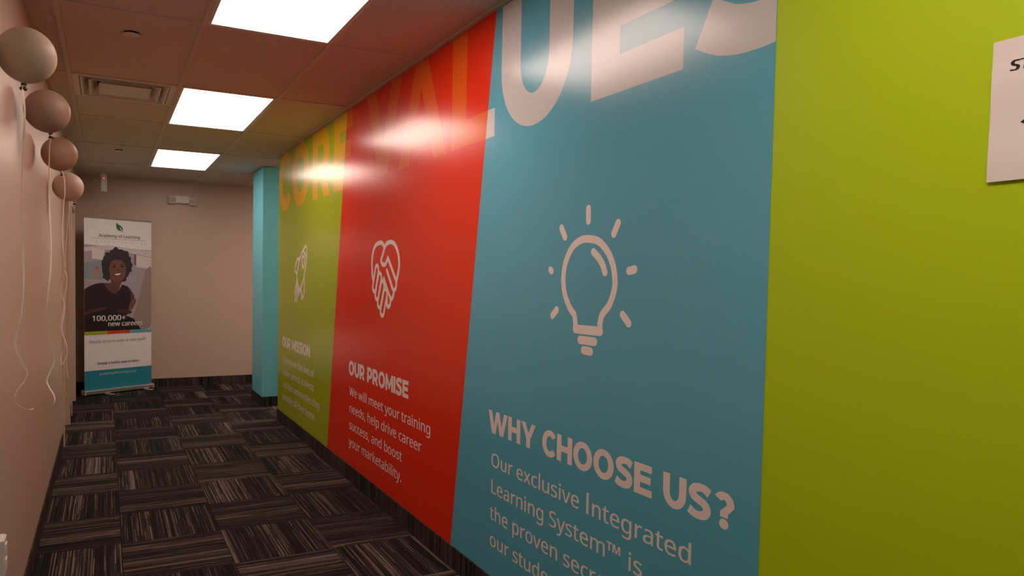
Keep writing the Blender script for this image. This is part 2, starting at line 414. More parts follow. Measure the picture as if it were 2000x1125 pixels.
# ------------------------------------------------------------------ lettering
# regular letters: advance, outlines (thousandths of the letter size)
GLYPH = {'+': (459, ['200,311 200,477 257,477 257,311 417,311 417,254 257,254 257,89 200,89 200,254 40,254 40,311']), ',': (215, ['73,93 148,93 154,84 85,-103 33,-103']), '-': (258, ['32,184 32,246 226,246 226,184']), '.': (215, ['94,96 107,97 120,96 132,92 142,85 151,75 156,61 157,43 156,26 151,12 142,2 132,-6 120,-10 107,-11 94,-10 82,-6 72,2 64,12 59,26 58,43 59,61 64,75 72,85 82,92']), '0': (459, ['186,578 229,581 269,578 304,566 335,547 361,520 382,486 399,446 410,399 417,346 419,287 418,242 415,201 409,163 401,128 390,97 376,70 359,47 339,27 316,12 290,1 261,-6 229,-8 188,-4 153,8 122,27 97,54 76,88 60,129 48,176 42,229 39,287 41,346 48,399 58,446 73,486 93,520 119,547 149,566', '229,521 202,518 178,510 159,495 143,475 131,449 121,417 115,380 111,336 110,287 111,238 115,194 121,156 131,125 143,98 159,78 178,64 202,55 229,52 256,55 279,64 298,78 314,98 326,124 336,156 343,194 347,238 348,287 347,336 343,380 336,417 326,449 314,475 298,495 279,510 256,518']), '1': (459, ['71,452 226,573 285,573 285,0 216,0 219,499 169,455 108,405']), '?': (348, ['137,579 168,581 215,576 254,564 285,543 309,515 323,481 327,440 326,417 322,397 316,379 307,363 296,347 283,332 192,248 184,237 177,226 173,215 168,161 112,161 113,202 115,220 118,235 123,250 130,264 139,277 150,291 164,305 228,363 239,375 247,386 253,398 257,410 259,423 260,439 257,462 249,482 235,498 216,510 192,517 163,519 138,518 114,514 93,509 34,485 10,541 32,552 55,561 81,569 108,576', '130,96 144,97 156,96 168,92 178,85 186,75 191,61 192,43 191,26 186,12 178,2 168,-6 156,-10 144,-11 130,-10 118,-6 108,2 100,12 95,26 94,43 95,61 100,75 108,85 118,92']), 'A': (512, ['0,0 224,575 289,575 512,0 437,0 368,177 141,177 73,0', '255,500 230,415 165,241 346,241']), 'C': (507, ['281,578 324,581 353,580 381,577 409,572 435,565 460,557 482,547 453,486 435,494 415,501 394,508 372,513 348,516 323,517 294,516 266,510 241,502 217,490 196,474 178,456 162,434 149,410 139,383 131,353 127,321 125,286 128,241 135,200 147,164 164,132 186,105 213,83 244,68 281,58 322,55 347,56 371,58 394,62 460,78 460,15 438,8 416,2 393,-2 369,-6 342,-7 312,-8 257,-4 208,8 166,28 130,56 101,90 78,131 62,178 52,230 49,287 51,329 57,369 67,406 81,440 99,471 120,499 145,523 174,543 206,559 242,571']), 'E': (446, ['78,0 78,573 398,573 398,509 150,509 150,330 383,330 383,268 150,268 150,63 398,63 398,0']), 'G': (584, ['286,577 346,581 377,580 407,577 437,572 465,565 491,557 516,547 489,484 468,493 445,501 421,508 395,513 369,516 342,517 298,514 259,505 225,489 195,468 170,441 150,409 136,373 127,332 124,286 127,243 134,202 146,166 164,133 187,106 216,84 251,68 292,58 340,55 364,55 385,56 452,68 452,238 326,238 326,302 524,302 524,22 493,12 462,5 431,-1 398,-5 362,-7 323,-8 267,-4 217,8 173,28 136,55 105,89 81,130 63,176 52,229 49,286 53,343 65,395 84,442 111,482 145,517 186,544 233,564']), 'I': (290, ['100,0 190,0 190,714 100,714']), 'L': (420, ['78,0 78,573 150,573 150,64 400,64 400,0']), 'O': (626, ['258,577 314,581 369,577 417,565 459,545 495,517 524,483 547,442 564,396 574,344 577,287 576,244 570,204 561,166 547,132 531,101 510,73 486,49 459,29 428,13 393,1 355,-6 314,-8 271,-6 232,1 196,13 165,29 138,49 114,73 94,101 78,132 65,167 56,204 51,245 49,288 52,344 62,396 78,442 100,482 130,517 166,545 208,565', '314,518 274,515 238,506 207,490 182,469 161,443 145,411 134,374 127,333 125,287 127,241 134,200 145,163 161,131 182,104 207,83 238,67 273,58 314,55 354,58 390,67 420,83 445,104 465,131 481,163 492,200 499,241 501,287 496,354 481,411 456,457 421,491 373,511']), 'R': (499, ['78,0 78,573 236,573 281,571 320,565 353,555 381,540 404,522 422,500 434,474 442,444 444,410 442,381 437,356 427,334 415,315 401,298 385,285 367,274 349,264 330,257 487,0 403,0 264,237 150,237 150,0', '232,510 150,510 150,298 236,298 278,301 312,310 338,325 355,347 366,374 370,407 368,430 363,450 355,467 343,480 328,491 310,500 287,505 261,509']), 'S': (440, ['197,579 231,581 262,580 290,577 318,572 343,565 367,558 389,549 366,487 346,495 325,502 302,508 278,513 254,516 229,517 207,516 187,513 169,507 155,499 142,489 133,478 126,464 122,450 121,434 122,416 126,400 133,386 143,373 156,362 172,351 193,341 217,330 278,306 307,293 332,279 353,264 371,247 385,228 395,206 401,181 403,153 400,121 392,92 378,66 359,44 335,26 307,11 274,1 238,-6 198,-8 41,19 41,88 62,80 86,72 113,65 142,59 171,56 201,55 228,56 252,60 273,66 290,74 305,85 316,98 324,113 329,129 330,147 329,164 325,180 318,194 308,207 295,218 277,230 255,241 228,253 172,274 151,284 131,294 114,305 98,317 85,330 74,344 65,359 57,375 52,393 49,413 48,435 51,464 58,490 71,513 89,533 110,550 136,563 165,573']), 'T': (446, ['8,509 8,573 437,573 437,509 259,509 259,0 187,0 187,509']), 'W': (746, ['161,0 10,573 85,573 201,87 232,227 333,573 407,573 512,225 544,87 660,573 735,573 583,0 510,0 399,375 234,0']), 'a': (450, ['231,437 204,436 177,432 151,426 126,419 104,410 84,400 106,347 163,370 183,376 205,379 227,380 253,378 275,371 293,359 306,342 313,317 316,285 316,259 243,257 179,251 127,238 87,219 59,192 43,159 37,119 39,92 45,68 55,48 68,30 84,16 103,6 124,-2 148,-7 172,-8 195,-7 216,-5 234,-1 250,5 265,13 279,22 292,33 304,46 317,61 320,61 334,0 385,0 385,293 381,338 368,375 347,403 318,422 279,433', '252,208 315,210 315,172 311,134 299,103 279,79 253,62 223,52 188,49 167,51 148,56 132,66 120,79 112,97 110,119 113,144 124,165 141,182 167,195 204,203']), 'b': (493, ['68,0 68,609 139,609 135,373 139,373 153,390 169,405 189,419 213,429 240,435 272,437 322,431 365,412 401,381 428,338 444,283 449,215 447,168 439,127 427,91 410,61 390,36 365,17 337,3 306,-5 272,-8 240,-6 213,0 189,10 169,24 153,38 139,55 133,55 119,0', '260,379 296,374 325,360 348,338 363,306 373,265 376,216 373,166 363,126 348,93 325,69 297,55 261,51 219,55 187,69 165,93 150,125 142,165 140,252 144,282 150,308 159,330 172,348 188,361 207,371 231,377']), 'c': (385, ['208,435 245,438 267,437 288,435 309,431 328,426 344,421 358,415 337,356 275,373 259,375 244,376 217,374 193,368 172,358 155,343 141,325 131,303 123,277 119,247 117,213 119,181 123,152 131,126 141,104 155,86 172,71 191,61 214,55 240,53 262,54 283,56 302,60 351,78 351,15 336,8 320,3 304,-2 285,-5 264,-7 241,-8 204,-5 170,2 139,15 112,34 88,58 69,87 55,123 47,165 44,213 47,262 56,305 71,342 90,372 114,396 142,415 174,428']), 'd': (493, ['354,438 354,609 425,609 425,0 368,0 358,58 354,58 345,46 335,35 323,24 310,15 296,7 279,1 262,-4 242,-7 221,-8 171,-2 128,17 92,48 65,91 49,146 44,214 49,282 66,338 93,381 128,413 171,432 221,438 243,437 262,434 280,429 296,423 310,416 323,407 335,397 345,386 354,374 359,374', '231,379 196,374 168,359 146,334 130,300 120,260 117,213 120,165 130,125 146,93 168,69 197,55 232,51 273,55 305,67 328,88 343,117 352,154 355,200 355,213 352,263 343,304 329,336 306,360 274,375']), 'e': (452, ['234,438 198,435 164,426 134,411 108,390 86,364 68,333 55,297 47,257 44,212 47,167 56,126 70,91 90,61 114,36 143,17 176,3 212,-5 251,-8 279,-7 304,-5 327,-1 349,4 370,11 392,20 392,82 370,73 348,66 327,60 305,56 280,53 254,52 215,56 181,69 154,90 134,119 122,157 117,201 411,201 411,244 409,281 402,315 390,346 374,373 354,396 329,414 301,427 269,435', '233,380 202,377 175,366 154,348 137,323 125,293 119,257 338,257 336,281 333,302 326,322 318,338 306,353 292,364 276,373 256,378']), 'f': (276, ['199,612 227,613 310,599 292,544 228,556 206,553 189,545 175,532 166,513 160,489 158,458 158,430 266,430 266,375 158,375 158,0 87,0 87,375 12,375 12,408 87,432 87,457 89,492 95,522 104,547 116,568 132,585 152,597 174,606']), 'g': (493, ['221,438 169,431 126,411 91,377 65,332 49,278 44,214 49,149 65,95 91,51 126,18 170,-2 221,-8 250,-6 275,-1 299,8 320,21 338,37 354,57 355,-13 352,-48 341,-77 324,-101 300,-119 271,-130 237,-134 206,-133 177,-130 149,-125 123,-118 99,-110 78,-100 78,-165 99,-174 122,-180 147,-186 174,-189 202,-192 233,-192 274,-190 310,-183 341,-172 367,-155 388,-135 404,-109 416,-80 423,-46 425,-7 425,430 369,430 359,373 355,373 338,393 319,409 297,422 273,431 248,436', '230,379 207,376 187,370 169,359 153,344 140,326 130,303 123,277 119,247 117,213 120,165 130,124 146,92 169,68 197,54 232,50 253,51 271,53 288,58 303,65 315,74 326,85 336,98 343,113 349,131 353,151 355,173 356,214 355,251 350,282 343,309 332,331 319,348 302,362 281,371 257,377']), 'h': (496, ['68,0 68,609 139,609 139,431 135,370 140,370 149,385 161,397 174,407 188,416 204,424 221,429 238,434 255,436 273,437 306,435 335,430 360,421 382,408 399,391 413,370 423,344 429,314 431,280 431,0 361,0 361,275 358,307 351,333 338,353 319,367 295,376 265,379 235,377 210,370 189,360 173,347 160,329 150,308 144,283 140,254 139,222 139,0']), 'i': (207, ['68,0 68,430 139,430 139,0', '104,591 93,590 83,586 75,580 68,572 64,560 63,546 64,532 68,521 75,512 83,506 93,502 104,501 115,502 124,506 133,512 140,521 144,532 145,546 144,560 140,572 133,580 124,586 115,590']), 'k': (428, ['68,0 68,609 138,609 138,291 135,221 189,285 326,430 409,430 235,246 421,0 336,0 187,200 138,158 138,0']), 'l': (207, ['68,0 68,609 139,609 139,0']), 'm': (750, ['249,437 266,438 298,436 325,430 349,420 369,406 386,388 398,366 402,366 418,388 438,406 461,420 486,430 512,436 540,438 584,434 621,421 649,401 669,371 681,330 685,280 685,0 615,0 615,277 613,308 606,333 594,353 577,367 555,376 528,379 490,374 460,362 438,342 423,315 414,280 411,237 411,0 342,0 342,277 341,298 337,317 332,333 325,347 315,359 303,367 289,374 272,377 253,379 227,377 204,370 185,360 170,347 158,329 150,308 144,283 140,255 139,223 139,0 68,0 68,430 125,430 136,371 140,371 149,385 160,398 173,409 186,418 201,425 217,431 233,435']), 'n': (496, ['275,438 257,437 239,435 222,431 206,425 190,418 175,409 162,398 150,385 140,371 136,371 125,430 68,430 68,0 139,0 139,223 142,269 151,308 166,338 189,361 222,374 265,379 295,376 319,367 338,353 351,333 358,307 361,275 361,0 431,0 431,280 426,330 413,371 391,401 361,421 322,434']), 'o': (485, ['204,435 244,438 281,435 316,426 347,412 374,392 398,367 417,336 431,301 439,261 442,216 440,181 436,150 428,121 417,95 404,71 388,51 369,33 348,18 324,7 299,-1 271,-6 241,-8 214,-6 188,-1 163,7 140,18 119,33 100,51 84,71 70,95 59,121 51,150 46,181 44,216 47,261 55,301 68,336 87,367 110,392 137,412 169,426', '242,379 202,374 171,359 147,335 130,303 120,263 117,216 119,184 123,154 130,128 141,105 155,86 172,71 192,59 216,53 243,51 270,53 294,59 314,71 331,86 345,105 356,128 363,154 367,184 369,216 367,248 363,277 355,303 345,325 331,344 314,359 294,370 270,376']), 'p': (493, ['273,438 251,437 231,434 213,429 197,422 182,414 170,405 158,394 148,383 139,371 136,371 126,430 68,430 68,-192 139,-192 139,-16 134,55 139,55 170,24 182,15 197,7 213,1 231,-4 251,-7 272,-8 306,-5 337,3 365,17 390,37 410,62 427,93 439,129 447,170 449,216 444,284 428,339 401,383 365,413 322,432', '260,379 296,374 325,359 348,334 363,302 373,262 376,217 375,186 371,157 364,131 354,108 341,88 326,72 308,60 286,53 261,51 233,53 208,59 188,70 172,85 159,103 150,126 144,152 140,182 139,229 141,261 145,289 152,313 161,333 174,349 190,362 210,371 233,377']), 'r': (331, ['249,437 231,433 214,426 198,418 183,407 170,395 158,381 147,367 137,351 134,351 126,430 68,430 68,0 139,0 139,229 140,251 143,270 149,289 156,305 166,321 176,334 189,346 202,355 217,363 232,369 248,373 310,368 319,433']), 's': (384, ['157,435 202,438 228,437 252,434 275,430 298,424 319,417 339,409 315,353 258,372 238,377 218,379 197,380 171,379 149,374 131,366 118,356 111,343 108,328 109,317 113,307 119,298 127,290 139,282 154,274 245,236 268,226 289,215 306,203 321,191 333,176 341,159 346,140 348,119 346,92 339,69 327,49 311,32 292,18 268,6 241,-2 210,-6 176,-8 148,-7 122,-5 99,-1 78,5 59,11 42,19 42,83 60,75 81,67 104,60 128,54 153,50 178,49 211,51 236,57 256,66 269,79 277,94 280,112 279,123 276,132 271,141 264,150 253,158 239,167 222,176 200,185 148,206 124,217 103,228 84,239 69,252 57,266 48,283 43,302 41,324 46,358 61,386 85,408 118,425']), 't': (289, ['75,437 103,528 144,528 144,430 269,430 269,375 144,375 144,127 146,103 153,83 163,69 177,58 193,52 212,50 272,59 272,5 200,-8 178,-7 157,-3 138,4 120,13 104,27 91,44 82,66 76,93 74,125 74,375 13,375 13,409']), 'u': (496, ['63,148 63,430 135,430 135,153 137,122 145,96 158,76 176,62 200,53 230,51 260,53 285,59 306,69 323,82 336,100 345,121 352,146 356,175 357,206 357,430 427,430 427,0 370,0 359,57 356,57 346,43 334,31 321,20 306,11 290,4 273,-1 256,-5 238,-7 220,-8 187,-6 159,-1 134,8 112,21 95,38 81,59 71,85 65,114']), 'v': (407, ['163,0 0,430 75,430 201,63 204,63 241,176 332,430 407,430 244,0']), 'w': (630, ['127,1 9,431 82,431 141,201 169,73 172,73 201,188 277,431 354,431 457,74 460,74 549,431 621,431 502,1 419,1 346,243 316,357 313,357 207,1']), 'x': (424, ['170,220 22,430 102,430 213,268 322,430 402,430 253,220 410,0 330,0 213,172 94,0 14,0']), 'y': (409, ['1,430 174,-2 152,-59 145,-73 138,-87 130,-99 121,-110 110,-118 99,-126 86,-131 72,-134 9,-130 9,-186 67,-192 94,-191 117,-185 138,-176 157,-164 173,-148 188,-130 201,-108 213,-85 224,-59 409,430 333,430 245,186 209,68 205,68 169,185 76,430']), '™': (620, ['261,290 261,573 336,573 411,355 489,573 562,573 562,290 511,290 513,508 510,508 429,290 387,290 310,508 306,508 309,290', '14,529 14,573 227,573 227,529 145,529 145,290 95,290 95,529']), ' ': (209, [])}
def _loops(ch):
    w, ls = GLYPH[ch]
    return w, [[tuple(int(k) for k in p.split(',')) for p in l.split()] for l in ls]

def area(l):
    return sum(a[0] * b[1] - b[0] * a[1] for a, b in zip(l, l[1:] + l[:1])) / 2

def inside(p, l):
    c = False
    for a, b in zip(l, l[1:] + l[:1]):
        if (a[1] > p[1]) != (b[1] > p[1]) and p[0] < (b[0] - a[0]) * (p[1] - a[1]) / (b[1] - a[1]) + a[0]:
            c = not c
    return c

def text_width(s, track=0):
    return sum(_loops(c)[0] + track for c in s) / 1000

def write(bm, s, x, y, size, place, xs=1.0, track=0, bold=0.0, slant=0.0, mi=0):
    """letters from x along the baseline y"""
    pen = 0
    for ch in s:
        w, ls = _loops(ch)
        outer = [l for l in ls if not any(inside(l[0], k) for k in ls if k is not l)]
        for o in outer:
            holes = [l for l in ls if l is not o and inside(l[0], o)]
            for dx in ((0,) if not bold else (-bold, 0, bold)):
                f = lambda a, b: place(x + (pen + a + dx * 1000 + slant * b) / 1000 * size * xs, y + b / 1000 * size)
                poly(bm, o, f, mi, holes)
        pen += w + track

# heavy capitals, drawn on a unit cap height from bars and arcs
ST, TH = 0.29, 0.23
def ring(cx, cy, rx, ry, ix, iy, a0, a1, n=28):
    out = []
    for k in range(n):
        p, q = (math.radians(a0 + (a1 - a0) * j / n) for j in (k, k + 1))
        out.append([(cx + rx * math.cos(p), cy + ry * math.sin(p)), (cx + rx * math.cos(q), cy + ry * math.sin(q)),
                    (cx + ix * math.cos(q), cy + iy * math.sin(q)), (cx + ix * math.cos(p), cy + iy * math.sin(p))])
    return out
def bar(x0, y0, x1, y1):
    return [(x0, y0), (x1, y0), (x1, y1), (x0, y1)]
def s_curve():
    c = smooth_path([(0.81, 0.80, 0), (0.66, 0.885, 0), (0.45, 0.905, 0), (0.25, 0.85, 0), (0.165, 0.72, 0), (0.25, 0.60, 0), (0.45, 0.525, 0),
                     (0.66, 0.44, 0), (0.735, 0.29, 0), (0.64, 0.15, 0), (0.43, 0.09, 0), (0.22, 0.115, 0), (0.045, 0.20, 0)], 5)
    out = []
    L, R = [], []
    for i, p in enumerate(c):
        d = (c[min(i + 1, len(c) - 1)] - c[max(i - 1, 0)]).normalized()
        w = 0.115 + 0.03 * abs(d.y)
        L.append((p.x - d.y * w, p.y + d.x * w))
        R.append((p.x + d.y * w, p.y - d.x * w))
    for i in range(len(c) - 1):
        out.append([L[i], R[i], R[i + 1], L[i + 1]])
    return out
def bowl(w, y0):
    h = 1 - y0
    ry, cx = h / 2, w - h / 2 * 1.0
    return [bar(ST * 0.9, 1 - TH, cx, 1), bar(ST * 0.9, y0, cx, y0 + TH)] + ring(cx, y0 + ry, w - cx, ry, w - cx - ST, ry - TH, -90, 90, 16)
CAPS = {
    'C': (0.93, ring(0.52, 0.5, 0.52, 0.52, 0.235, 0.295, 40, 320)),
    'O': (1.115, ring(0.5575, 0.5, 0.5575, 0.52, 0.265, 0.295, 0, 360, 40)),
    'R': (0.94, [bar(0, 0, ST, 1)] + bowl(0.905, 0.27) + [[(0.36, 0.36), (0.62, 0.0), (0.945, 0.0), (0.66, 0.40)]]),
    'P': (0.90, [bar(0, 0, ST, 1)] + bowl(0.90, 0.24)),
    'E': (0.84, [bar(0, 0, ST, 1), bar(0, 0, 0.84, TH), bar(0, 0.40, 0.77, 0.40 + TH), bar(0, 1 - TH, 0.82, 1)]),
    'V': (1.13, [[(0, 1), (0.31, 1), (0.575, 0.36), (0.565, 0), (0.415, 0)], [(1.13, 1), (0.82, 1), (0.575, 0.36), (0.565, 0), (0.715, 0)]]),
    'A': (1.22, [[(0, 0), (0.30, 0), (0.61, 0.74), (0.61, 1), (0.46, 1)], [(1.22, 0), (0.92, 0), (0.61, 0.74), (0.61, 1), (0.76, 1)], bar(0.24, 0.17, 0.98, 0.38)]),
    'L': (0.80, [bar(0, 0, ST, 1), bar(0, 0, 0.80, TH)]),
    'U': (0.97, [bar(0, 0.48, ST, 1), bar(0.97 - ST, 0.48, 0.97, 1)] + ring(0.485, 0.48, 0.485, 0.50, 0.485 - ST, 0.26, 180, 360, 24)),
    'S': (0.88, s_curve()),
    'I': (ST, [bar(0, 0, ST, 1)]),
    'H': (0.98, [bar(0, 0, ST, 1), bar(0.98 - ST, 0, 0.98, 1), bar(0.1, 0.385, 0.88, 0.615)]),
    'M': (1.18, [[(0, 0), (0, 1), (0.24, 1), (0.59, 0.44), (0.94, 1), (1.18, 1), (1.18, 0), (0.91, 0), (0.91, 0.53), (0.655, 0.12), (0.525, 0.12), (0.27, 0.53), (0.27, 0)]]),
    'N': (1.02, [[(0, 0), (0, 1), (0.24, 1), (0.74, 0.42), (0.74, 1), (1.02, 1), (1.02, 0), (0.78, 0), (0.28, 0.58), (0.28, 0)]]),
    'W': (1.66, [[(0, 1), (0.30, 1), (0.505, 0.38), (0.70, 1), (0.96, 1), (1.165, 0.38), (1.37, 1), (1.66, 1), (1.32, 0), (1.02, 0), (0.83, 0.60), (0.64, 0), (0.34, 0)]]),
    'Y': (1.08, [[(0, 1), (0.31, 1), (0.55, 0.61), (0.78, 1), (1.08, 1), (0.685, 0.36), (0.685, 0), (0.395, 0), (0.395, 0.36)]]),
    '?': (0.78, ring(0.38, 0.69, 0.37, 0.33, 0.10, 0.11, -10, 150, 14) + [[(0.745, 0.64), (0.48, 0.665), (0.26, 0.46), (0.26, 0.31), (0.54, 0.31), (0.54, 0.42)]] + ring(0.40, 0.125, 0.165, 0.145, 0.001, 0.001, 0, 360, 16)),
    ' ': (0.34, []),
}
def caps_width(s, gap):
    return sum(CAPS[c][0] + gap for c in s) - gap
def capitals(bm, s, x0, x1, y, size, place, gap=0.075):
    k = (x1 - x0) / caps_width(s, gap)
    pen = 0.0
    for ch in s:
        w, ps = CAPS[ch]
        for p in ps:
            poly(bm, p, lambda a, b: place(x0 + (pen + a) * k, y + b * size))
        pen += w + gap

# ================================================================== THE SETTING
bm = boxes((WL - 0.16, YN - 0.12, -0.10, 4.38, YB + 0.12, 0.0))
structure(obj('floor', bm, 'carpet'))

# ceiling panels, left open where lamps and vent sit
LIGHT_Y = [-3 * LONG, -LONG, LONG, 3 * LONG]          # near edges of the lamp bays
VENT = (-TILE, LONG, 0.0, LONG + TILE)
bm = bmesh.new()
xs = [WL - 0.12, -TILE, 0.0, TILE, 2 * TILE, 3 * TILE, 4 * TILE, 5 * TILE, 6 * TILE, 4.38]
ys = [YN - 0.12] + [k * LONG for k in range(-5, 5)] + [YB + 0.12]
for i in range(len(xs) - 1):
    for j in range(len(ys) - 1):
        x0, x1, y0, y1 = xs[i], xs[i + 1], ys[j], ys[j + 1]
        if i in (5, 7) and abs(y0 - 3 * LONG) < 0.01:
            continue
        if i == 2 and any(abs(y0 - ly) < 0.01 for ly in LIGHT_Y):
            continue
        if i == 1 and abs(y0 - LONG) < 0.01:
            y0 += TILE
        box(bm, x0, y0, H + 0.006, x1, y1, H + 0.022)
box(bm, WL - 0.12, YN - 0.12, H + 0.20, 4.38, YB + 0.12, H + 0.26)
bmesh.ops.recalc_face_normals(bm, faces=bm.faces)
structure(obj('ceiling', bm, 'ceiling_tile'))
# the exposed metal grid that carries the panels
bm = bmesh.new()
g = 0.012
for x in (-TILE, 0.0, TILE, 2 * TILE, 3 * TILE, 4 * TILE, 5 * TILE, 6 * TILE):
    if x < WR:
        box(bm, x - g, YN, H, x + g, YB, H + 0.006)
    else:
        box(bm, x - g, YE, H, x + g, YB, H + 0.006)
for k in range(-5, 5):
    y = k * LONG
    box(bm, WL, y - g, H + 0.0003, WR if y < YE else 4.26, y + g, H + 0.006)
box(bm, -TILE, LONG + TILE - g, H + 0.0003, 0, LONG + TILE + g, H + 0.006)
bmesh.ops.recalc_face_normals(bm, faces=bm.faces)
structure(obj('trim_1', bm, 'grid_metal'))
# wall angle round the edge of the ceiling
bm = boxes((WR - 0.022, YN, H - 0.002, WR, YE, H + 0.006), (WL, YN, H - 0.002, WL + 0.022, YB, H + 0.006), (WL + 0.022, YB - 0.022, H - 0.002, 4.26, YB, H + 0.006))
structure(obj('trim_2', bm, 'grid_metal'))

DOORS = [(3.016, 3.905), (4.42, 5.265)]
DTOP = 2.09
bm = boxes((WL - 0.12, YN, 0, WL, DOORS[0][0], H + 0.2), (WL - 0.12, DOORS[0][1], 0, WL, DOORS[1][0], H + 0.2), (WL - 0.12, DOORS[1][1], 0, WL, YB, H + 0.2),
           (WL - 0.12, DOORS[0][0], DTOP, WL, DOORS[0][1], H + 0.2), (WL - 0.12, DOORS[1][0], DTOP, WL, DOORS[1][1], H + 0.2))
structure(obj('wall_left', bm, 'beige_paint'))
structure(obj('wall_right', boxes((WR, YN, 0, WR + 0.12, YE, H + 0.2)), 'lime_paint'))
structure(obj('wall_back', boxes((WL - 0.12, YB, 0, 4.38, YB + 0.12, H + 0.2)), 'beige_paint'))
structure(obj('wall_front', boxes((WL - 0.12, YN - 0.12, 0, WR + 0.12, YN, H + 0.2)), 'beige_paint'))
structure(obj('wall_east', boxes((WR + 0.12, YE - 0.12, 0, 4.26, YE, H + 0.2), (4.26, YE - 0.12, 0, 4.38, YB, H + 0.2)), 'beige_paint'))
PX0, PX1, PY0, PY1 = 1.097, 1.56, 4.19, 4.76
structure(obj('wall_pillar', boxes((PX0, PY0, 0, PX1, PY1, H)), 'teal_paint'))

bt = 0.008
structure(obj('baseboard_right', boxes((WR - bt, YN, 0, WR, YE, BASE), (WR - bt, YE, 0, WR + 0.12, YE + bt, BASE)), 'carpet_base'))
structure(obj('baseboard_back', boxes((WL, YB - bt, 0, 4.26, YB, BASE)), 'carpet_base'))
structure(obj('baseboard_left', boxes((WL, YN, 0, WL + bt, DOORS[0][0] - 0.07, BASE), (WL, DOORS[0][1] + 0.07, 0, WL + bt, DOORS[1][0] - 0.07, BASE), (WL, DOORS[1][1] + 0.07, 0, WL + bt, YB - bt, BASE)), 'carpet_base'))
structure(obj('baseboard_pillar', boxes((PX0 - bt, PY0 - bt, 0, PX1, PY0, BASE), (PX0 - bt, PY0, 0, PX0, PY1, BASE)), 'carpet_base'))
for k, (y0, y1) in enumerate(DOORS):
    d = structure(obj('door_%d' % (k + 1), boxes((WL - 0.11, y0 + 0.022, 0.008, WL - 0.07, y1 - 0.022, DTOP - 0.022)), 'trim_paint'))
    obj('door_frame', boxes((WL - 0.118, y0, 0, WL, y0 + 0.02, DTOP), (WL - 0.118, y1 - 0.02, 0, WL, y1, DTOP), (WL - 0.118, y0 + 0.02, DTOP - 0.02, WL, y1 - 0.02, DTOP)), 'trim_paint', d)
    bmc = boxes((WL, y0 - 0.065, 0, WL + 0.018, y0 + 0.006, DTOP + 0.065), (WL, y1 - 0.006, 0, WL + 0.018, y1 + 0.065, DTOP + 0.065), (WL, y0 + 0.006, DTOP - 0.006, WL + 0.018, y1 - 0.006, DTOP + 0.065))
    obj('door_casing', bmc, 'trim_paint', d)

# ================================================================== CEILING LAMPS
where = ['recessed rectangular ceiling lamp above the bare lime green wall', 'recessed rectangular ceiling lamp opposite the teal blue mural panel, one bay before the air vent',
         'recessed rectangular ceiling lamp beside the square air vent', 'recessed rectangular ceiling lamp one bay past the air vent, before the beige end wall']
LAMPS = [(0.0, y) for y in LIGHT_Y] + [(3 * TILE, 3 * LONG), (5 * TILE, 3 * LONG)]  # the side passage pair is unseen, added to brighten the back wall
where += ['recessed ceiling lamp in the side passage, just behind the teal pillar', 'recessed ceiling lamp at the end of the side passage']
for (lx, ly), lab in zip(LAMPS, where):
    t = thing('ceiling_lamp', lab, 'ceiling lamp', (lx + TILE / 2, ly + LONG / 2, H + 0.006), 0, 'recessed lamps in the ceiling grid')
    hx, hy, e = TILE / 2 - 0.012, LONG / 2 - 0.012, 0.016
    obj('lamp_frame', boxes((-hx, -hy, -0.0045, -hx + e, hy, 0.03), (hx - e, -hy, -0.0045, hx, hy, 0.03), (-hx + e, -hy, -0.0045, hx - e, -hy + e, 0.03), (-hx + e, hy - e, -0.0045, hx - e, hy, 0.03)), 'white_metal', t)
    obj('housing', boxes((-hx, -hy, 0.03, hx, hy, 0.09)), 'white_metal', t)
    obj('diffuser', boxes((-hx + e, -hy + e, -0.002, hx - e, hy - e, 0.012)), 'diffuser', t)

# ================================================================== AIR VENT
t = thing('air_vent', 'square stepped air diffuser set in the ceiling beside a recessed lamp', 'air vent', (-TILE / 2, LONG + TILE / 2, H + 0.006))
def frustum(bm, a, za, b, zb, th=0.003):
    for off in (0, th):
        pass
    q = []
    for (s, z) in ((a, za), (b, zb), (b - th, zb), (a - th, za)):
        q.append([bm.verts.new((x * s, y * s, z)) for x, y in ((-1, -1), (1, -1), (1, 1), (-1, 1))])
    for i in range(4):
        p, n = q[i], q[(i + 1) % 4]
        for k in range(4):
            bm.faces.new((p[k], p[(k + 1) % 4], n[(k + 1) % 4], n[k]))
    bmesh.ops.recalc_face_normals(bm, faces=bm.faces)
hv = TILE / 2 - 0.012
bm = boxes((-hv, -hv, -0.003, -hv + 0.035, hv, 0.003), (hv - 0.035, -hv, -0.003, hv, hv, 0.003), (-hv + 0.035, -hv, -0.003, hv - 0.035, -hv + 0.035, 0.003), (-hv + 0.035, hv - 0.035, -0.003, hv - 0.035, hv, 0.003))
frustum(bm, hv - 0.034, 0.0, hv - 0.075, 0.055)
obj('flange', bm, 'white_metal', t)
for s in (0.245, 0.200):
    bm = bmesh.new()
    frustum(bm, s, -0.005, s - 0.040, 0.050)
    frustum(bm, s + 0.006, -0.005, s - 0.003, -0.0045)
    obj('louver', bm, 'white_metal', t)
bm = bmesh.new()
frustum(bm, 0.150, -0.006, 0.105, 0.045)
box(bm, -0.148, -0.148, -0.006, 0.148, 0.148, -0.003)
bmesh.ops.recalc_face_normals(bm, faces=bm.faces)
obj('center_plate', bm, 'white_metal', t)
bm = boxes((-hv, -hv, 0.13, hv, hv, 0.135), (-hv, -hv, 0.056, -hv + 0.004, hv, 0.13), (hv - 0.004, -hv, 0.056, hv, hv, 0.13), (-hv, -hv, 0.056, hv, -hv + 0.004, 0.13), (-hv, hv - 0.004, 0.056, hv, hv, 0.13),
           (-0.01, -0.01, 0.01, 0.01, 0.01, 0.13), (-0.12, -0.004, 0.03, 0.12, 0.004, 0.036))
obj('plenum', bm, 'dark_void', t)

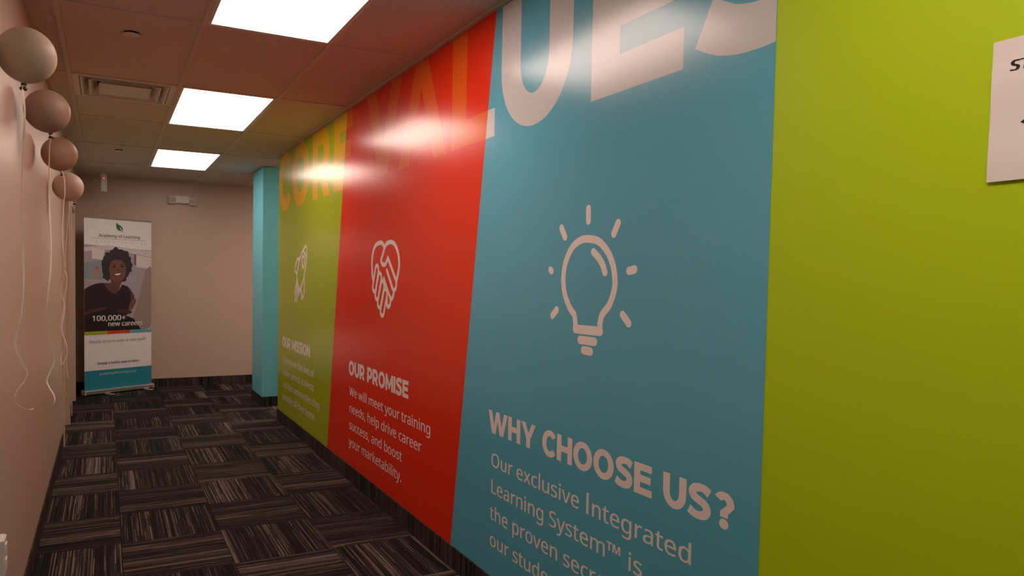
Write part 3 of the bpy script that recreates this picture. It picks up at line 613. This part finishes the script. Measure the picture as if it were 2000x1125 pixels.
# concealed sprinkler covers
def sprinkler(x, y, lab):
    bm = bmesh.new()
    lathe(bm, [(0, -0.0125), (0.037, -0.012), (0.0405, -0.0105), (0.0405, -0.0095), (0, -0.0095)], seg=40)
    o = obj('sprinkler_cover', bm, 'white_metal', None)
    o.location = (x, y, H + 0.006)
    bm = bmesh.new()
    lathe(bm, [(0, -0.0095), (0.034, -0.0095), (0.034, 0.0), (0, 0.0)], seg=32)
    obj('recess', bm, 'dark_void', o)  # dark neck; puts the shadow gap above the cover into its colour
    tag(o, lab, 'sprinkler', 'sprinkler covers in the ceiling')
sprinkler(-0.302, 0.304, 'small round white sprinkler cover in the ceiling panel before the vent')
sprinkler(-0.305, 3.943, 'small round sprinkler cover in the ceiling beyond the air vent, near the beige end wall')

# motion detector hanging at the ceiling
t = thing('motion_detector', 'white box motion detector with a red light hung at the ceiling', 'motion detector', (-0.437, 5.66, H))
obj('bracket', boxes((-0.012, -0.012, -0.012, 0.012, 0.03, 0.006)), 'white_plastic', t)
bm = rbox(-0.034, -0.022, -0.222, 0.034, 0.026, -0.012, 0.007)
for v in bm.verts:
    if v.co.z < -0.12:
        v.co.x *= 0.95
obj('housing', bm, 'white_plastic', t, True)
obj('lens', boxes((-0.022, -0.0235, -0.19, 0.022, -0.0215, -0.10)), 'white_plastic', t)
bm = bmesh.new()
lathe(bm, [(0, -0.002), (0.0045, -0.002), (0.0045, 0.001), (0.004, 0.003), (0, 0.0035)], Matrix.Translation((0.0, -0.0225, -0.065)) @ Matrix.Rotation(math.pi / 2, 4, 'X'), 16)
obj('indicator_light', bm, 'led_red', t)

# emergency light on the back wall
t = thing('emergency_light', 'white emergency light with two lamp heads on the back wall', 'emergency light', (0.446, YB, 2.352))
obj('body', rbox(-0.085, -0.055, -0.046, 0.085, 0, 0.050, 0.008), 'white_plastic', t, False)
for sx, dz in ((-1, -0.008), (1, -0.018)):
    m4 = Matrix.Translation((sx * 0.123, -0.045, dz)) @ Matrix.Rotation(sx * -0.25, 4, 'Z') @ Matrix.Rotation(-0.2, 4, 'X')
    bm = rbox(-0.040, -0.032, -0.050, 0.040, 0.034, 0.046, 0.012, 3)
    for v in bm.verts:
        v.co = m4 @ v.co
    hd = obj('lamp_head', bm, 'white_plastic', t, False)
    bm = rbox(-0.033, -0.037, -0.040, 0.033, -0.030, 0.018, 0.004)
    for z in (-0.026, -0.010, 0.006):
        box(bm, -0.033, -0.0395, z - 0.002, 0.033, -0.0365, z + 0.002)
    for v in bm.verts:
        v.co = m4 @ v.co
    obj('lens', bm, 'clear_plastic', hd)

# outlet box low on the left wall
t = thing('outlet_box', 'white surface outlet box low on the beige wall under the row of balloons', 'electrical outlet', (WL, -0.905, 0.507))
obj('back_box', rbox(0, -0.038, -0.060, 0.026, 0.038, 0.060, 0.003), 'white_plastic', t)
obj('face_plate', rbox(0.026, -0.036, -0.058, 0.031, 0.036, 0.058, 0.0015), 'white_plastic', t)
for z in (-0.024, 0.024):
    obj('socket', rbox(0.031, -0.017, z - 0.016, 0.0345, 0.017, z + 0.016, 0.0012), 'white_plastic', t)

# ================================================================== THE MURAL
E0, E1 = 0.0010, 0.00125          # film, printing on the film
def film(u, z):
    return (WR - E0, -u, z)
def ink(u, z):
    return (WR - E1, -u, z)
GR = lambda z: -1.285 - (2.62 - z) * 0.1728
RB = lambda z: 0.808 - (2.561 - z) * 0.1487
ULEFT, UEND = -YE, 2.252
Z0, Z1 = BASE, H - 0.002
def panel(left, right, mat, lab):
    bm = bmesh.new()
    q = [(left(Z0), Z0), (right(Z0), Z0), (right(Z1), Z1), (left(Z1), Z1)]
    a = [bm.verts.new((WR - 0.0002, -u, z)) for u, z in q]
    b = [bm.verts.new((WR - E0, -u, z)) for u, z in q]
    bm.faces.new(b)
    for k in range(4):
        bm.faces.new((a[k], a[(k + 1) % 4], b[(k + 1) % 4], b[k]))
    bmesh.ops.recalc_face_normals(bm, faces=bm.faces)
    o = obj('mural_panel', bm, mat)
    return tag(o, lab, 'mural', 'wall mural panels')
p_green = panel(lambda z: ULEFT, GR, 'vinyl_lime', 'lime green wall mural panel with a rocket, headed OUR MISSION')
p_red = panel(GR, RB, 'vinyl_red', 'red wall mural panel with clasped hands, headed OUR PROMISE')
p_blue = panel(RB, lambda z: UEND, 'vinyl_teal', 'teal blue wall mural panel with a light bulb, headed WHY CHOOSE US?')

# the large headline runs over all three panels; each panel keeps its own piece
BIG = [('C', -3.453, -2.965), ('O', -2.918, -2.322), ('R', -2.216, -1.712), ('E', -1.614, -1.168), ('V', -0.877, -0.277), ('A', -0.321, 0.328),
       ('L', 0.383, 0.809), ('U', 0.863, 1.379), ('E', 1.492, 1.932), ('S', 1.985, 2.45)]
def headline(lo, hi, mat, parent, pick):
    for ch, a, b in BIG:
        if ch + '%.1f' % a not in pick:
            continue
        bm = bmesh.new()
        capitals(bm, ch, a, b, 2.04, 0.536, flat)
        bm = lay(bm, ink, (-1, 0, 0))
        for fn, keep in ((lo, 1), (hi, -1)):
            if fn is None:
                continue
            p, q = Vector(ink(fn(1.0), 1.0)), Vector(ink(fn(2.6), 2.6))
            n = Vector((1, 0, 0)).cross(q - p).normalized()
            if n.y > 0:
                n = -n                                 # n points to growing u
            bmesh.ops.bisect_plane(bm, geom=bm.verts[:] + bm.edges[:] + bm.faces[:], plane_co=p, plane_no=n, clear_inner=keep > 0, clear_outer=keep < 0)
        bmesh.ops.bisect_plane(bm, geom=bm.verts[:] + bm.edges[:] + bm.faces[:], plane_co=(0, 0, Z1 - 0.001), plane_no=(0, 0, 1), clear_outer=True)
        obj('headline_lettering', bm, mat, parent)
headline(None, GR, 'print_amber', p_green, ('C-3.5', 'O-2.9', 'R-2.2', 'E-1.6'))
headline(GR, RB, 'print_orange', p_red, ('E-1.6', 'V-0.9', 'A-0.3', 'L0.4'))
headline(RB, lambda z: UEND - 0.001, 'print_silver', p_blue, ('L0.4', 'U0.9', 'E1.5', 'S2.0'))

def heading(s, u0, u1, z, size, parent):
    k = (u1 - u0) / caps_width(s, 0.075)
    u = u0
    for word in s.split():
        w = caps_width(word, 0.075) * k
        bm = bmesh.new()
        capitals(bm, word, u, u + w, z, size, flat)
        obj('heading_lettering', lay(bm, ink, (-1, 0, 0)), 'print_white', parent)
        u += w + (CAPS[' '][0] + 0.15) * k
heading('OUR MISSION', -3.272, -2.248, 0.742, 0.099, p_green)
heading('OUR PROMISE', -1.203, -0.119, 0.738, 0.099, p_red)
heading('WHY CHOOSE US?', 0.805, 2.172, 0.742, 0.099, p_blue)

def paragraph(lines, u0, full, z, step, size, parent):
    xs_ = full / (text_width(lines[0] if len(lines[0]) > len(lines[2]) else lines[2]) * size)
    for k, s in enumerate(lines):
        u = u0
        for word in s.split():
            bm = bmesh.new()
            write(bm, word, u, z - k * step, size, flat, xs_, 0, 0.006)
            obj('paragraph_lettering', lay(bm, ink, (-1, 0, 0)), 'print_white', parent)
            u += text_width(word + ' ') * size * xs_
paragraph(['To improve the lives of', 'under-served students', 'and the communities they', 'proudly call their home.'], -3.243, 1.30, 0.594, 0.1175, 0.105, p_green)
paragraph(['We will meet your training', 'needs, help drive career', 'success, and boost', 'your marketability.'], -1.183, 1.375, 0.596, 0.1175, 0.105, p_red)
paragraph(['Our exclusive Integrated', 'Learning System\u2122 is', 'the proven secret', 'our student'], 0.832, 1.195, 0.596, 0.1175, 0.105, p_blue)

SC = lambda pts: [(a / 1000, b / 1000, 0) for a, b in pts]
ICON = {"bulb":[[1451,1560],[1401,1535],[1363,1482],[1351,1422],[1362,1368],[1392,1320],[1423,1293],[1431,1271],[1434,1242],[1504,1243],[1574,1243],[1573,1272],[1585,1302],[1620,1335],[1642,1380],[1647,1416],[1635,1468],[1605,1515],[1557,1551],[1501,1563],[1451,1560]],"bulb_hl":[[1527,1517],[1557,1496],[1580,1471],[1593,1446]],"bulb_bars":[[[1462,1205],[1545,1205]],[[1484,1170],[1523,1169]]],"rays":[[[1493,1669],[1495,1626]],[[1332,1611],[1356,1576]],[[1656,1609],[1635,1574]],[[1265,1456],[1273,1451]],[[1716,1450],[1742,1455]],[[1313,1306],[1285,1282]],[[1690,1307],[1721,1280]]],"heart":[[[-727,1403],[-740,1435],[-748,1481],[-747,1533],[-726,1585],[-682,1619],[-608,1632],[-558,1623],[-526,1601],[-494,1620],[-426,1629],[-359,1613],[-306,1563],[-284,1501],[-298,1445],[-324,1395]],[[-526,1601],[-555,1560],[-583,1525],[-571,1506],[-536,1494],[-501,1503],[-468,1536]],[[-468,1536],[-394,1464],[-324,1395]],[[-484,1461],[-436,1411],[-390,1357]],[[-533,1411],[-478,1351],[-418,1294]],[[-324,1395],[-331,1359],[-360,1343],[-390,1357]],[[-360,1343],[-375,1307],[-401,1290],[-424,1303]],[[-410,1290],[-426,1252],[-456,1242],[-474,1257],[-473,1287]]],"caps":[[[-657,1462],[-699,1357]],[[-605,1414],[-651,1309]],[[-555,1366],[-605,1260]],[[-504,1318],[-553,1212]]],"rocket":[[[-2619,1293],[-2675,1340],[-2714,1391],[-2715,1436],[-2690,1481],[-2648,1538],[-2585,1594],[-2511,1639],[-2437,1668],[-2396,1670],[-2380,1626],[-2395,1559],[-2428,1473],[-2470,1405],[-2534,1348],[-2608,1293]],[[-2498,1639],[-2406,1590]],[[-2628,1571],[-2688,1570],[-2753,1533],[-2795,1478],[-2783,1461],[-2718,1441]],[[-2458,1560],[-2471,1579],[-2502,1591],[-2531,1574],[-2545,1542],[-2529,1508],[-2498,1492],[-2469,1511],[-2458,1541],[-2458,1560]],[[-2727,1378],[-2750,1335],[-2706,1304],[-2644,1263]],[[-2713,1358],[-2618,1283]],[[-2757,1316],[-2804,1251]],[[-2718,1284],[-2796,1189]],[[-2670,1259],[-2734,1191]],[[-2463,1399],[-2451,1349],[-2466,1274],[-2529,1222],[-2549,1266],[-2573,1306]]]}
bm = bmesh.new()
b_ = ICON['bulb']
stroke(bm, smooth_path(SC(b_[11:] + b_[1:8]), 6), 0.027, flat)
stroke(bm, SC([b_[7], b_[8]]), 0.027, flat)
stroke(bm, SC([b_[8], b_[10]]), 0.032, flat)
stroke(bm, SC([b_[10], b_[11]]), 0.027, flat)
stroke(bm, smooth_path(SC(ICON['bulb_hl']), 6), 0.027, flat)
for l in ICON['bulb_bars'] + ICON['rays']:
    stroke(bm, SC(l), 0.030 if l in ICON['bulb_bars'] else 0.027, flat)
obj('light_bulb_icon', lay(bm, ink, (-1, 0, 0)), 'print_white', p_blue)
bm = bmesh.new()
for k, l in enumerate(ICON['heart']):
    stroke(bm, SC(l) if k == 2 else smooth_path(SC(l), 6), 0.027, flat)
for (a, b) in ICON['caps']:
    a, b = Vector((a[0] / 1000, a[1] / 1000)), Vector((b[0] / 1000, b[1] / 1000))
    d = (a - b).normalized()
    n = Vector((-d.y, d.x)) * 0.030
    ringp = []
    for k in range(13):
        an = math.pi * k / 12
        ringp.append(a - n * math.cos(an) + d * 0.030 * math.sin(an))
    for k in range(13):
        an = math.pi * k / 12
        ringp.append(b + n * math.cos(an) - d * 0.030 * math.sin(an))
    ringp.append(ringp[0])
    stroke(bm, [(p.x, p.y, 0) for p in ringp], 0.025, flat)
obj('handshake_icon', lay(bm, ink, (-1, 0, 0)), 'print_white', p_red)
bm = bmesh.new()
for k, l in enumerate(ICON['rocket']):
    stroke(bm, smooth_path(SC(l), 5) if len(l) > 2 and k != 4 else SC(l), 0.025, flat)
obj('rocket_icon', lay(bm, ink, (-1, 0, 0)), 'print_white', p_green)

# ================================================================== PAPER NOTICE
t = thing('paper_notice', 'white paper notice taped to the lime green wall', 'notice', (WR - 0.001, -2.746, 1.616))
bm = bmesh.new()
NU, NZ = 24, 30
def sheet(u, z):
    wave = 0.0009 + 0.0016 * math.sin(z * 6.0 / 0.265 + 0.6) ** 2 + 0.003 * (1 - z / 0.265) ** 2 + 0.0015 * math.sin(u * 9) ** 2
    return (-wave, -u, z)
gv = [[bm.verts.new(sheet(0.210 * i / NU, 0.265 * j / NZ)) for j in range(NZ + 1)] for i in range(NU + 1)]
for i in range(NU):
    for j in range(NZ):
        bm.faces.new((gv[i][j], gv[i + 1][j], gv[i + 1][j + 1], gv[i][j + 1]))
face_towards(bm, (-1, 0, 0))
bmesh.ops.solidify(bm, geom=bm.faces[:], thickness=0.0003)
obj('sheet', bm, 'paper', t)
bm = bmesh.new()
on = lambda u, z: (sheet(u, z)[0] - 0.0006, -u, z)
write(bm, 'ST', 0.030, 0.2035, 0.034, flat, 1.05, 30, 0.045, 0.06)
obj('lettering', lay(bm, on, (-1, 0, 0)), 'ink', t)
bm = bmesh.new()
poly(bm, [(0.051, 0.106), (0.085, 0.128), (0.085, 0.113), (0.150, 0.113), (0.150, 0.099), (0.085, 0.099), (0.085, 0.084)], flat)
obj('arrow', lay(bm, on, (-1, 0, 0)), 'ink', t)

# ================================================================== ROLL-UP BANNER
def flat_mat(name, c, rough=0.45):
    M[name] = mottled(name, c, rough, 0.35, 0, 9.0, 0.05)
B0 = Vector((-0.661 + 0.012 * 0.89, 5.535 + 0.012 * 0.455, 0))
t = thing('rollup_banner', 'tall printed roll-up banner showing a smiling curly-haired person in a dark top', 'banner', B0, math.radians(27.1))
BW = 0.826
on = lambda y: (lambda u, z: (u, y, z))
obj('print_sheet', boxes((0.010, -0.001, 0.050, BW, 0.0, 2.052)), 'banner_white', t)
PRINT = {"photo":[[46,1744],[827,1703],[825,1008],[817,748],[37,735]],"beam":[[49,1710],[280,1746],[827,1693],[829,1619],[562,1661],[250,1694],[49,1661]],"win1":[[100,1703],[250,1689],[219,1573],[100,1584]],"win2":[[633,1643],[829,1612],[829,1481],[633,1497]],"post":[[606,1653],[629,1651],[627,1497],[605,1507]],"board":[[50,1533],[219,1568],[228,1347],[50,1346]],"note1":[[134,1491],[179,1492],[179,1462],[134,1461]],"note2":[[129,1451],[164,1454],[163,1382],[131,1381]],"pillar":[[503,1556],[627,1518],[627,1143],[503,1247]],"hair":[[217,1498],[207,1542],[224,1568],[234,1608],[249,1629],[247,1651],[280,1665],[302,1661],[316,1690],[347,1695],[357,1716],[393,1726],[419,1705],[456,1706],[477,1689],[520,1685],[539,1660],[546,1619],[564,1599],[562,1558],[582,1527],[569,1486],[575,1455],[541,1423],[530,1387],[511,1371],[508,1340],[477,1321],[434,1319],[351,1333],[305,1348],[294,1323],[259,1336],[239,1358],[220,1367],[229,1408],[211,1447]],"face":[[323,1541],[352,1570],[393,1578],[445,1565],[488,1530],[503,1474],[496,1412],[477,1360],[440,1324],[398,1313],[356,1326],[325,1358],[307,1414],[300,1469]],"neck":[[312,1379],[320,1308],[238,1297],[284,1222],[351,1178],[408,1206],[432,1267],[437,1334]],"shirt":[[47,1158],[67,1227],[118,1287],[230,1302],[259,1257],[294,1217],[351,1178],[403,1201],[429,1237],[443,1280],[503,1268],[540,1226],[562,1133],[535,1014],[483,913],[43,927]],"sleeve":[[503,1268],[551,1237],[589,1179],[605,1132],[551,1065],[524,1154]],"arm":[[551,1071],[605,1132],[636,1090],[596,1009],[561,966],[483,957],[372,949],[535,1029]],"laptop":[[632,1012],[671,1142],[709,1300],[739,1426],[765,1469],[825,1481],[825,1008],[815,802],[699,729],[596,877]],"dark":[[43,979],[137,987],[264,942],[405,916],[505,913],[596,877],[699,727],[37,735]],"hand":[[43,969],[105,999],[264,1021],[275,1005],[200,980],[137,966],[74,952],[43,927]],"hand2":[[372,976],[427,996],[528,983],[584,954],[550,933],[405,954]],"teeth":[[364,1408],[398,1415],[437,1419],[430,1403],[401,1393],[374,1397]],"mouth":[[353,1410],[398,1425],[447,1427],[440,1399],[403,1382],[367,1389]],"eye1":[[336,1495],[357,1505],[382,1500],[360,1487]],"eye2":[[429,1498],[456,1508],[481,1501],[456,1489]],"brow1":[[326,1513],[357,1529],[388,1520],[357,1519]],"brow2":[[424,1521],[461,1532],[487,1517],[461,1520]],"nose":[[391,1461],[408,1468],[424,1460],[416,1445],[399,1446]],"earring":[[432,1278],[445,1293],[442,1262],[430,1242]],"leafA":[[387,2013],[404,1996],[436,1981],[457,1961],[463,1939],[456,1923],[444,1948],[425,1964],[435,1940],[446,1917],[420,1923],[397,1937],[385,1964]],"leafB":[[457,1961],[465,1942],[461,1918],[452,1897],[449,1900],[455,1923],[452,1948]],"band_g":[[37,735],[274,741],[274,707],[35,696]],"band_r":[[274,741],[552,744],[552,706],[274,707]],"band_b":[[552,744],[817,748],[817,712],[552,706]],"teal":[[26,281],[811,296],[817,79],[11,71]],"rule":[[100,1811],[748,1824]]}
tone = {
    'photo': (0.42, 0.35, 0.38), 'beam': (0.66, 0.60, 0.62), 'win1': (0.74, 0.68, 0.68), 'win2': (0.72, 0.64, 0.63), 'post': (0.14, 0.12, 0.17), 'board': (0.26, 0.31, 0.33),
    'pillar': (0.40, 0.36, 0.42), 'note1': (0.62, 0.09, 0.08), 'note2': (0.66, 0.19, 0.09), 'hair': (0.045, 0.028, 0.034), 'neck': (0.135, 0.055, 0.042), 'face': (0.20, 0.085, 0.062),
    'shirt': (0.028, 0.014, 0.020), 'sleeve': (0.075, 0.055, 0.065), 'arm': (0.20, 0.095, 0.075), 'laptop': (0.34, 0.25, 0.24), 'dark': (0.022, 0.012, 0.012), 'hand': (0.085, 0.036, 0.028), 'hand2': (0.075, 0.032, 0.026),
    'mouth': (0.11, 0.030, 0.028), 'teeth': (0.80, 0.72, 0.70), 'eye1': (0.02, 0.012, 0.012), 'eye2': (0.02, 0.012, 0.012), 'brow1': (0.03, 0.015, 0.015), 'brow2': (0.03, 0.015, 0.015), 'nose': (0.12, 0.045, 0.035), 'earring': (0.6, 0.55, 0.55),
}
order = ['photo', 'beam', 'win1', 'win2', 'post', 'board', 'note1', 'note2', 'pillar', 'laptop', 'hair', 'neck', 'arm', 'sleeve', 'shirt', 'face', 'mouth', 'teeth', 'eye1', 'eye2', 'brow1', 'brow2', 'nose', 'earring', 'dark', 'hand', 'hand2']
bm = bmesh.new()
mats = []
rnd = random.Random(4)
for k, key in enumerate(order):
    flat_mat('print_' + key, tone[key] + (1,))
    mats.append('print_' + key)
    pts = [(min(max(a / 1000, 0.011), BW - 0.001), b / 1000) for a, b in PRINT[key]]
    pts = [(0.011 if a < 0.07 else (BW - 0.001 if a > 0.795 else a), b) for a, b in pts]
    if key == 'hair':
        cl = smooth_path([(a, b, 0) for a, b in pts + pts[:1]], 4)[:-1]
        pts = [(p.x + rnd.uniform(-0.006, 0.006), p.y + rnd.uniform(-0.006, 0.006)) for p in cl]
    elif key in ('face', 'neck', 'shirt', 'sleeve', 'teeth', 'mouth', 'eye1', 'eye2', 'nose', 'laptop'):
        cl = smooth_path([(a, b, 0) for a, b in pts + pts[:1]], 4, True)[:-1]
        pts = [(min(max(p.x, 0.011), BW - 0.001), p.y) for p in cl]
    poly(bm, pts, on(-0.0012 - 0.0001 * k), k)
face_towards(bm, (0, -1, 0))
obj('portrait_print', bm, mats, t)
flat_mat('band_green', (0.36, 0.42, 0.02, 1)); flat_mat('band_red', (0.62, 0.06, 0.015, 1)); flat_mat('band_blue', (0.13, 0.40, 0.47, 1)); flat_mat('band_teal', (0.025, 0.27, 0.35, 1))
for (a, b, c, d, m) in ((0.010, 0.274, 0.704, 0.742, 'band_green'), (0.274, 0.552, 0.704, 0.742, 'band_red'), (0.552, BW, 0.704, 0.742, 'band_blue'), (0.010, BW, 0.050, 0.288, 'band_teal')):
    bm = bmesh.new()
    poly(bm, [(a, c), (b, c), (b, d), (a, d)], on(-0.0042))
    face_towards(bm, (0, -1, 0))
    obj('color_band', bm, m, t)
flat_mat('leaf_green', (0.04, 0.16, 0.035, 1)); flat_mat('leaf_light', (0.10, 0.26, 0.06, 1))
bm = bmesh.new()
for k, key in enumerate(('leafA', 'leafB')):
    poly(bm, smooth_path([(a / 1000, b / 1000, 0) for a, b in PRINT[key] + PRINT[key][:1]], 3, True)[:-1], on(-0.0042), k)
face_towards(bm, (0, -1, 0))
obj('leaf_logo', bm, ['leaf_green', 'leaf_light'], t)
flat_mat('print_dark', (0.06, 0.045, 0.045, 1)); flat_mat('print_grey', (0.30, 0.26, 0.26, 1)); flat_mat('print_light', (0.80, 0.76, 0.76, 1)); flat_mat('print_pale', (0.45, 0.62, 0.66, 1))
def line(name, s, u0, u1, z, size, mat, bold=0.0, track=0, parent=t):
    bm = bmesh.new()
    k = (u1 - u0) / (text_width(s, track) * size)
    write(bm, s, u0, z, size, flat, k, track, bold)
    if s == 'Academy of Learning':
        poly(bm, [(0.100, 1.8165), (0.750, 1.8165), (0.750, 1.8185), (0.100, 1.8185)], flat)
    obj(name, lay(bm, on(-0.0043), (0, -1, 0)), mat, parent)
line('logo_lettering', 'Academy of Learning', 0.176, 0.680, 1.836, 0.064, 'print_dark', 0.008)
line('logo_lettering', 'CAREER COLLEGE', 0.100, 0.790, 1.776, 0.026, 'print_grey', 0.0, 1400)
line('slogan_lettering', '100,000+', 0.093, 0.500, 0.862, 0.108, 'print_light', 0.018)
line('slogan_lettering', 'new careers', 0.281, 0.708, 0.795, 0.098, 'print_light', 0.018)
line('question_lettering', 'Ready to turn over a new leaf?', 0.062, 0.755, 0.606, 0.062, 'print_grey')
line('tagline_lettering', 'Simply a better way to learn', 0.155, 0.667, 0.353, 0.046, 'print_dark', 0.018)
line('address_lettering', 'academyoflearning.com', 0.178, 0.630, 0.229, 0.046, 'print_pale', 0.016)
obj('top_rail', rbox(0.006, -0.008, 2.046, BW + 0.004, 0.006, 2.064, 0.003), 'rail_grey', t)
bm = bmesh.new()
tube(bm, [(0.42, 0.012, 0.05), (0.42, 0.012, 2.05)], 0.009, 10)
obj('pole', bm, 'aluminium', t)
bm = rbox(0.002, -0.045, 0.012, BW + 0.004, 0.050, 0.066, 0.012, 3)
base = obj('base_housing', bm, 'aluminium', t)
for sx, nm in ((0.002, 0), (BW + 0.004, 1)):
    x0, x1 = (sx - 0.006, sx) if nm == 0 else (sx, sx + 0.006)
    obj('end_cap', rbox(x0, -0.047, 0.010, x1, 0.052, 0.068, 0.002), 'white_plastic', base)
for u in (0.24, 0.72):
    bm = rbox(u - 0.030, -0.110, 0.0, u + 0.030, 0.085, 0.009, 0.003)
    box(bm, u - 0.018, -0.050, 0.009, u + 0.018, -0.030, 0.022)
    for v in bm.verts:
        if v.co.y < -0.06:
            v.co.x += (-0.06 - v.co.y) * 0.9
    obj('foot', bm, 'aluminium', t)

# ================================================================== BALLOONS
def balloon(cx, cy, cz, r, tilt, path, lab, mat):
    t = thing('balloon', lab, 'balloon', (0, 0, 0), 0, 'balloons along the left wall')
    rot = Matrix.Translation((cx, cy, cz)) @ Matrix.Rotation(tilt[0], 4, 'Y') @ Matrix.Rotation(tilt[1], 4, 'X')
    prof = []
    n = 26
    for k in range(n + 1):
        th = math.pi * k / n
        z = -math.cos(th)
        rad = math.sin(th)
        if z < 0:
            rad *= 1.0 - 0.05 * (-z) ** 2
            z *= 1.03
        prof.append((rad * r * 1.01, z * r))
    prof = [p for p in prof if not (p[1] < -0.985 * r * 1.0)]
    prof = [(0, -1.09 * r), (0.055 * r, -1.085 * r), (0.075 * r, -1.05 * r)] + prof
    bm = bmesh.new()
    lathe(bm, prof, rot, 40)
    obj('latex_skin', bm, mat, t, True)
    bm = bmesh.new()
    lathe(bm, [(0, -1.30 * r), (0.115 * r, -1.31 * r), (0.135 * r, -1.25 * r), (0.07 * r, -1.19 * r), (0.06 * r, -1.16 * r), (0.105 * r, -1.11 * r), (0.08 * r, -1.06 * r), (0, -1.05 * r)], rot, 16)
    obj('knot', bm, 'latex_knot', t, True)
    top = rot @ Vector((0, 0, -1.17 * r))
    P = [(top.x, top.y - 0.006, top.z)]
    ph = cx * 40 + cy * 3
    for k, (x, z) in enumerate(path):
        P.append((x / 1000, cy - 0.010 + 0.007 * math.sin(ph + z / 70.0), z / 1000))
    C = smooth_path(P, 5)
    bm = bmesh.new()
    prev = None
    for k, p in enumerate(C):
        d = (C[min(k + 1, len(C) - 1)] - C[max(k - 1, 0)]).normalized()
        a = math.sin(ph * 1.7 + p.z * 9.0) * 0.9
        w = Vector((math.cos(a), math.sin(a), 0))
        w = (w - d * w.dot(d)).normalized() * 0.0030
        th = d.cross(w).normalized() * 0.0003
        q = [bm.verts.new(p + w + th), bm.verts.new(p - w + th), bm.verts.new(p - w - th), bm.verts.new(p + w - th)]
        if prev:
            for i in range(4):
                bm.faces.new((prev[i], prev[(i + 1) % 4], q[(i + 1) % 4], q[i]))
        else:
            bm.faces.new(q)
        prev = q
    bm.faces.new(prev[::-1])
    # a small bow where it is tied on
    tube(bm, [top + Vector((math.cos(k * math.pi / 5), math.sin(k * math.pi / 5), 0)) * (0.088 * r) for k in range(11)], 0.0016, 6)
    bmesh.ops.recalc_face_normals(bm, faces=bm.faces)
    obj('ribbon', bm, 'ribbon', t)
PATHS = [[(-646,1974),(-641,1916),(-643,1845),(-646,1782),(-651,1687),(-653,1576),(-648,1480),(-647,1368),(-656,1272),(-670,1208),(-670,1175),(-654,1131),(-640,1099),(-646,1075),(-663,1050),(-674,1025),(-670,1006),(-655,992),(-636,984),(-622,985)],
    [(-618,1971),(-624,1935),(-626,1840),(-625,1694),(-620,1546),(-623,1419),(-636,1279),(-639,1202),(-633,1143),(-620,1097),(-611,1067),(-613,1033),(-625,1006),(-638,965),(-627,933),(-612,902),(-610,878),(-622,857),(-651,831)],
    [(-620,1942),(-610,1903),(-608,1836),(-613,1783),(-621,1646),(-617,1529),(-607,1454),(-627,1325),(-611,1233),(-625,1125),(-609,1052),(-600,1000),(-609,963),(-626,931),(-631,964),(-619,1009)],
    [(-618,1869),(-621,1809),(-633,1693),(-648,1462),(-637,1375),(-648,1262),(-672,1059),(-650,998),(-636,939),(-641,874),(-639,803),(-631,747)]]
balloon(-0.636, -0.954, 2.085, 0.0825, (0.09, 0.0), PATHS[0], 'cream balloon highest in the row along the beige wall, above an electrical outlet', 'latex_cream')
balloon(-0.632, -0.164, 2.076, 0.0850, (-0.13, 0.0), PATHS[1], 'tan balloon hung just lower than the highest cream balloon of the row', 'latex_tan')
balloon(-0.633, 0.700, 2.031, 0.0850, (-0.13, 0.0), PATHS[2], 'tan balloon hung just above the lowest cream balloon of the row', 'latex_brown')
balloon(-0.629, 1.526, 1.952, 0.0880, (-0.34, 0.0), PATHS[3], 'cream balloon lowest in the row along the beige wall, next to a door frame', 'latex_cream')
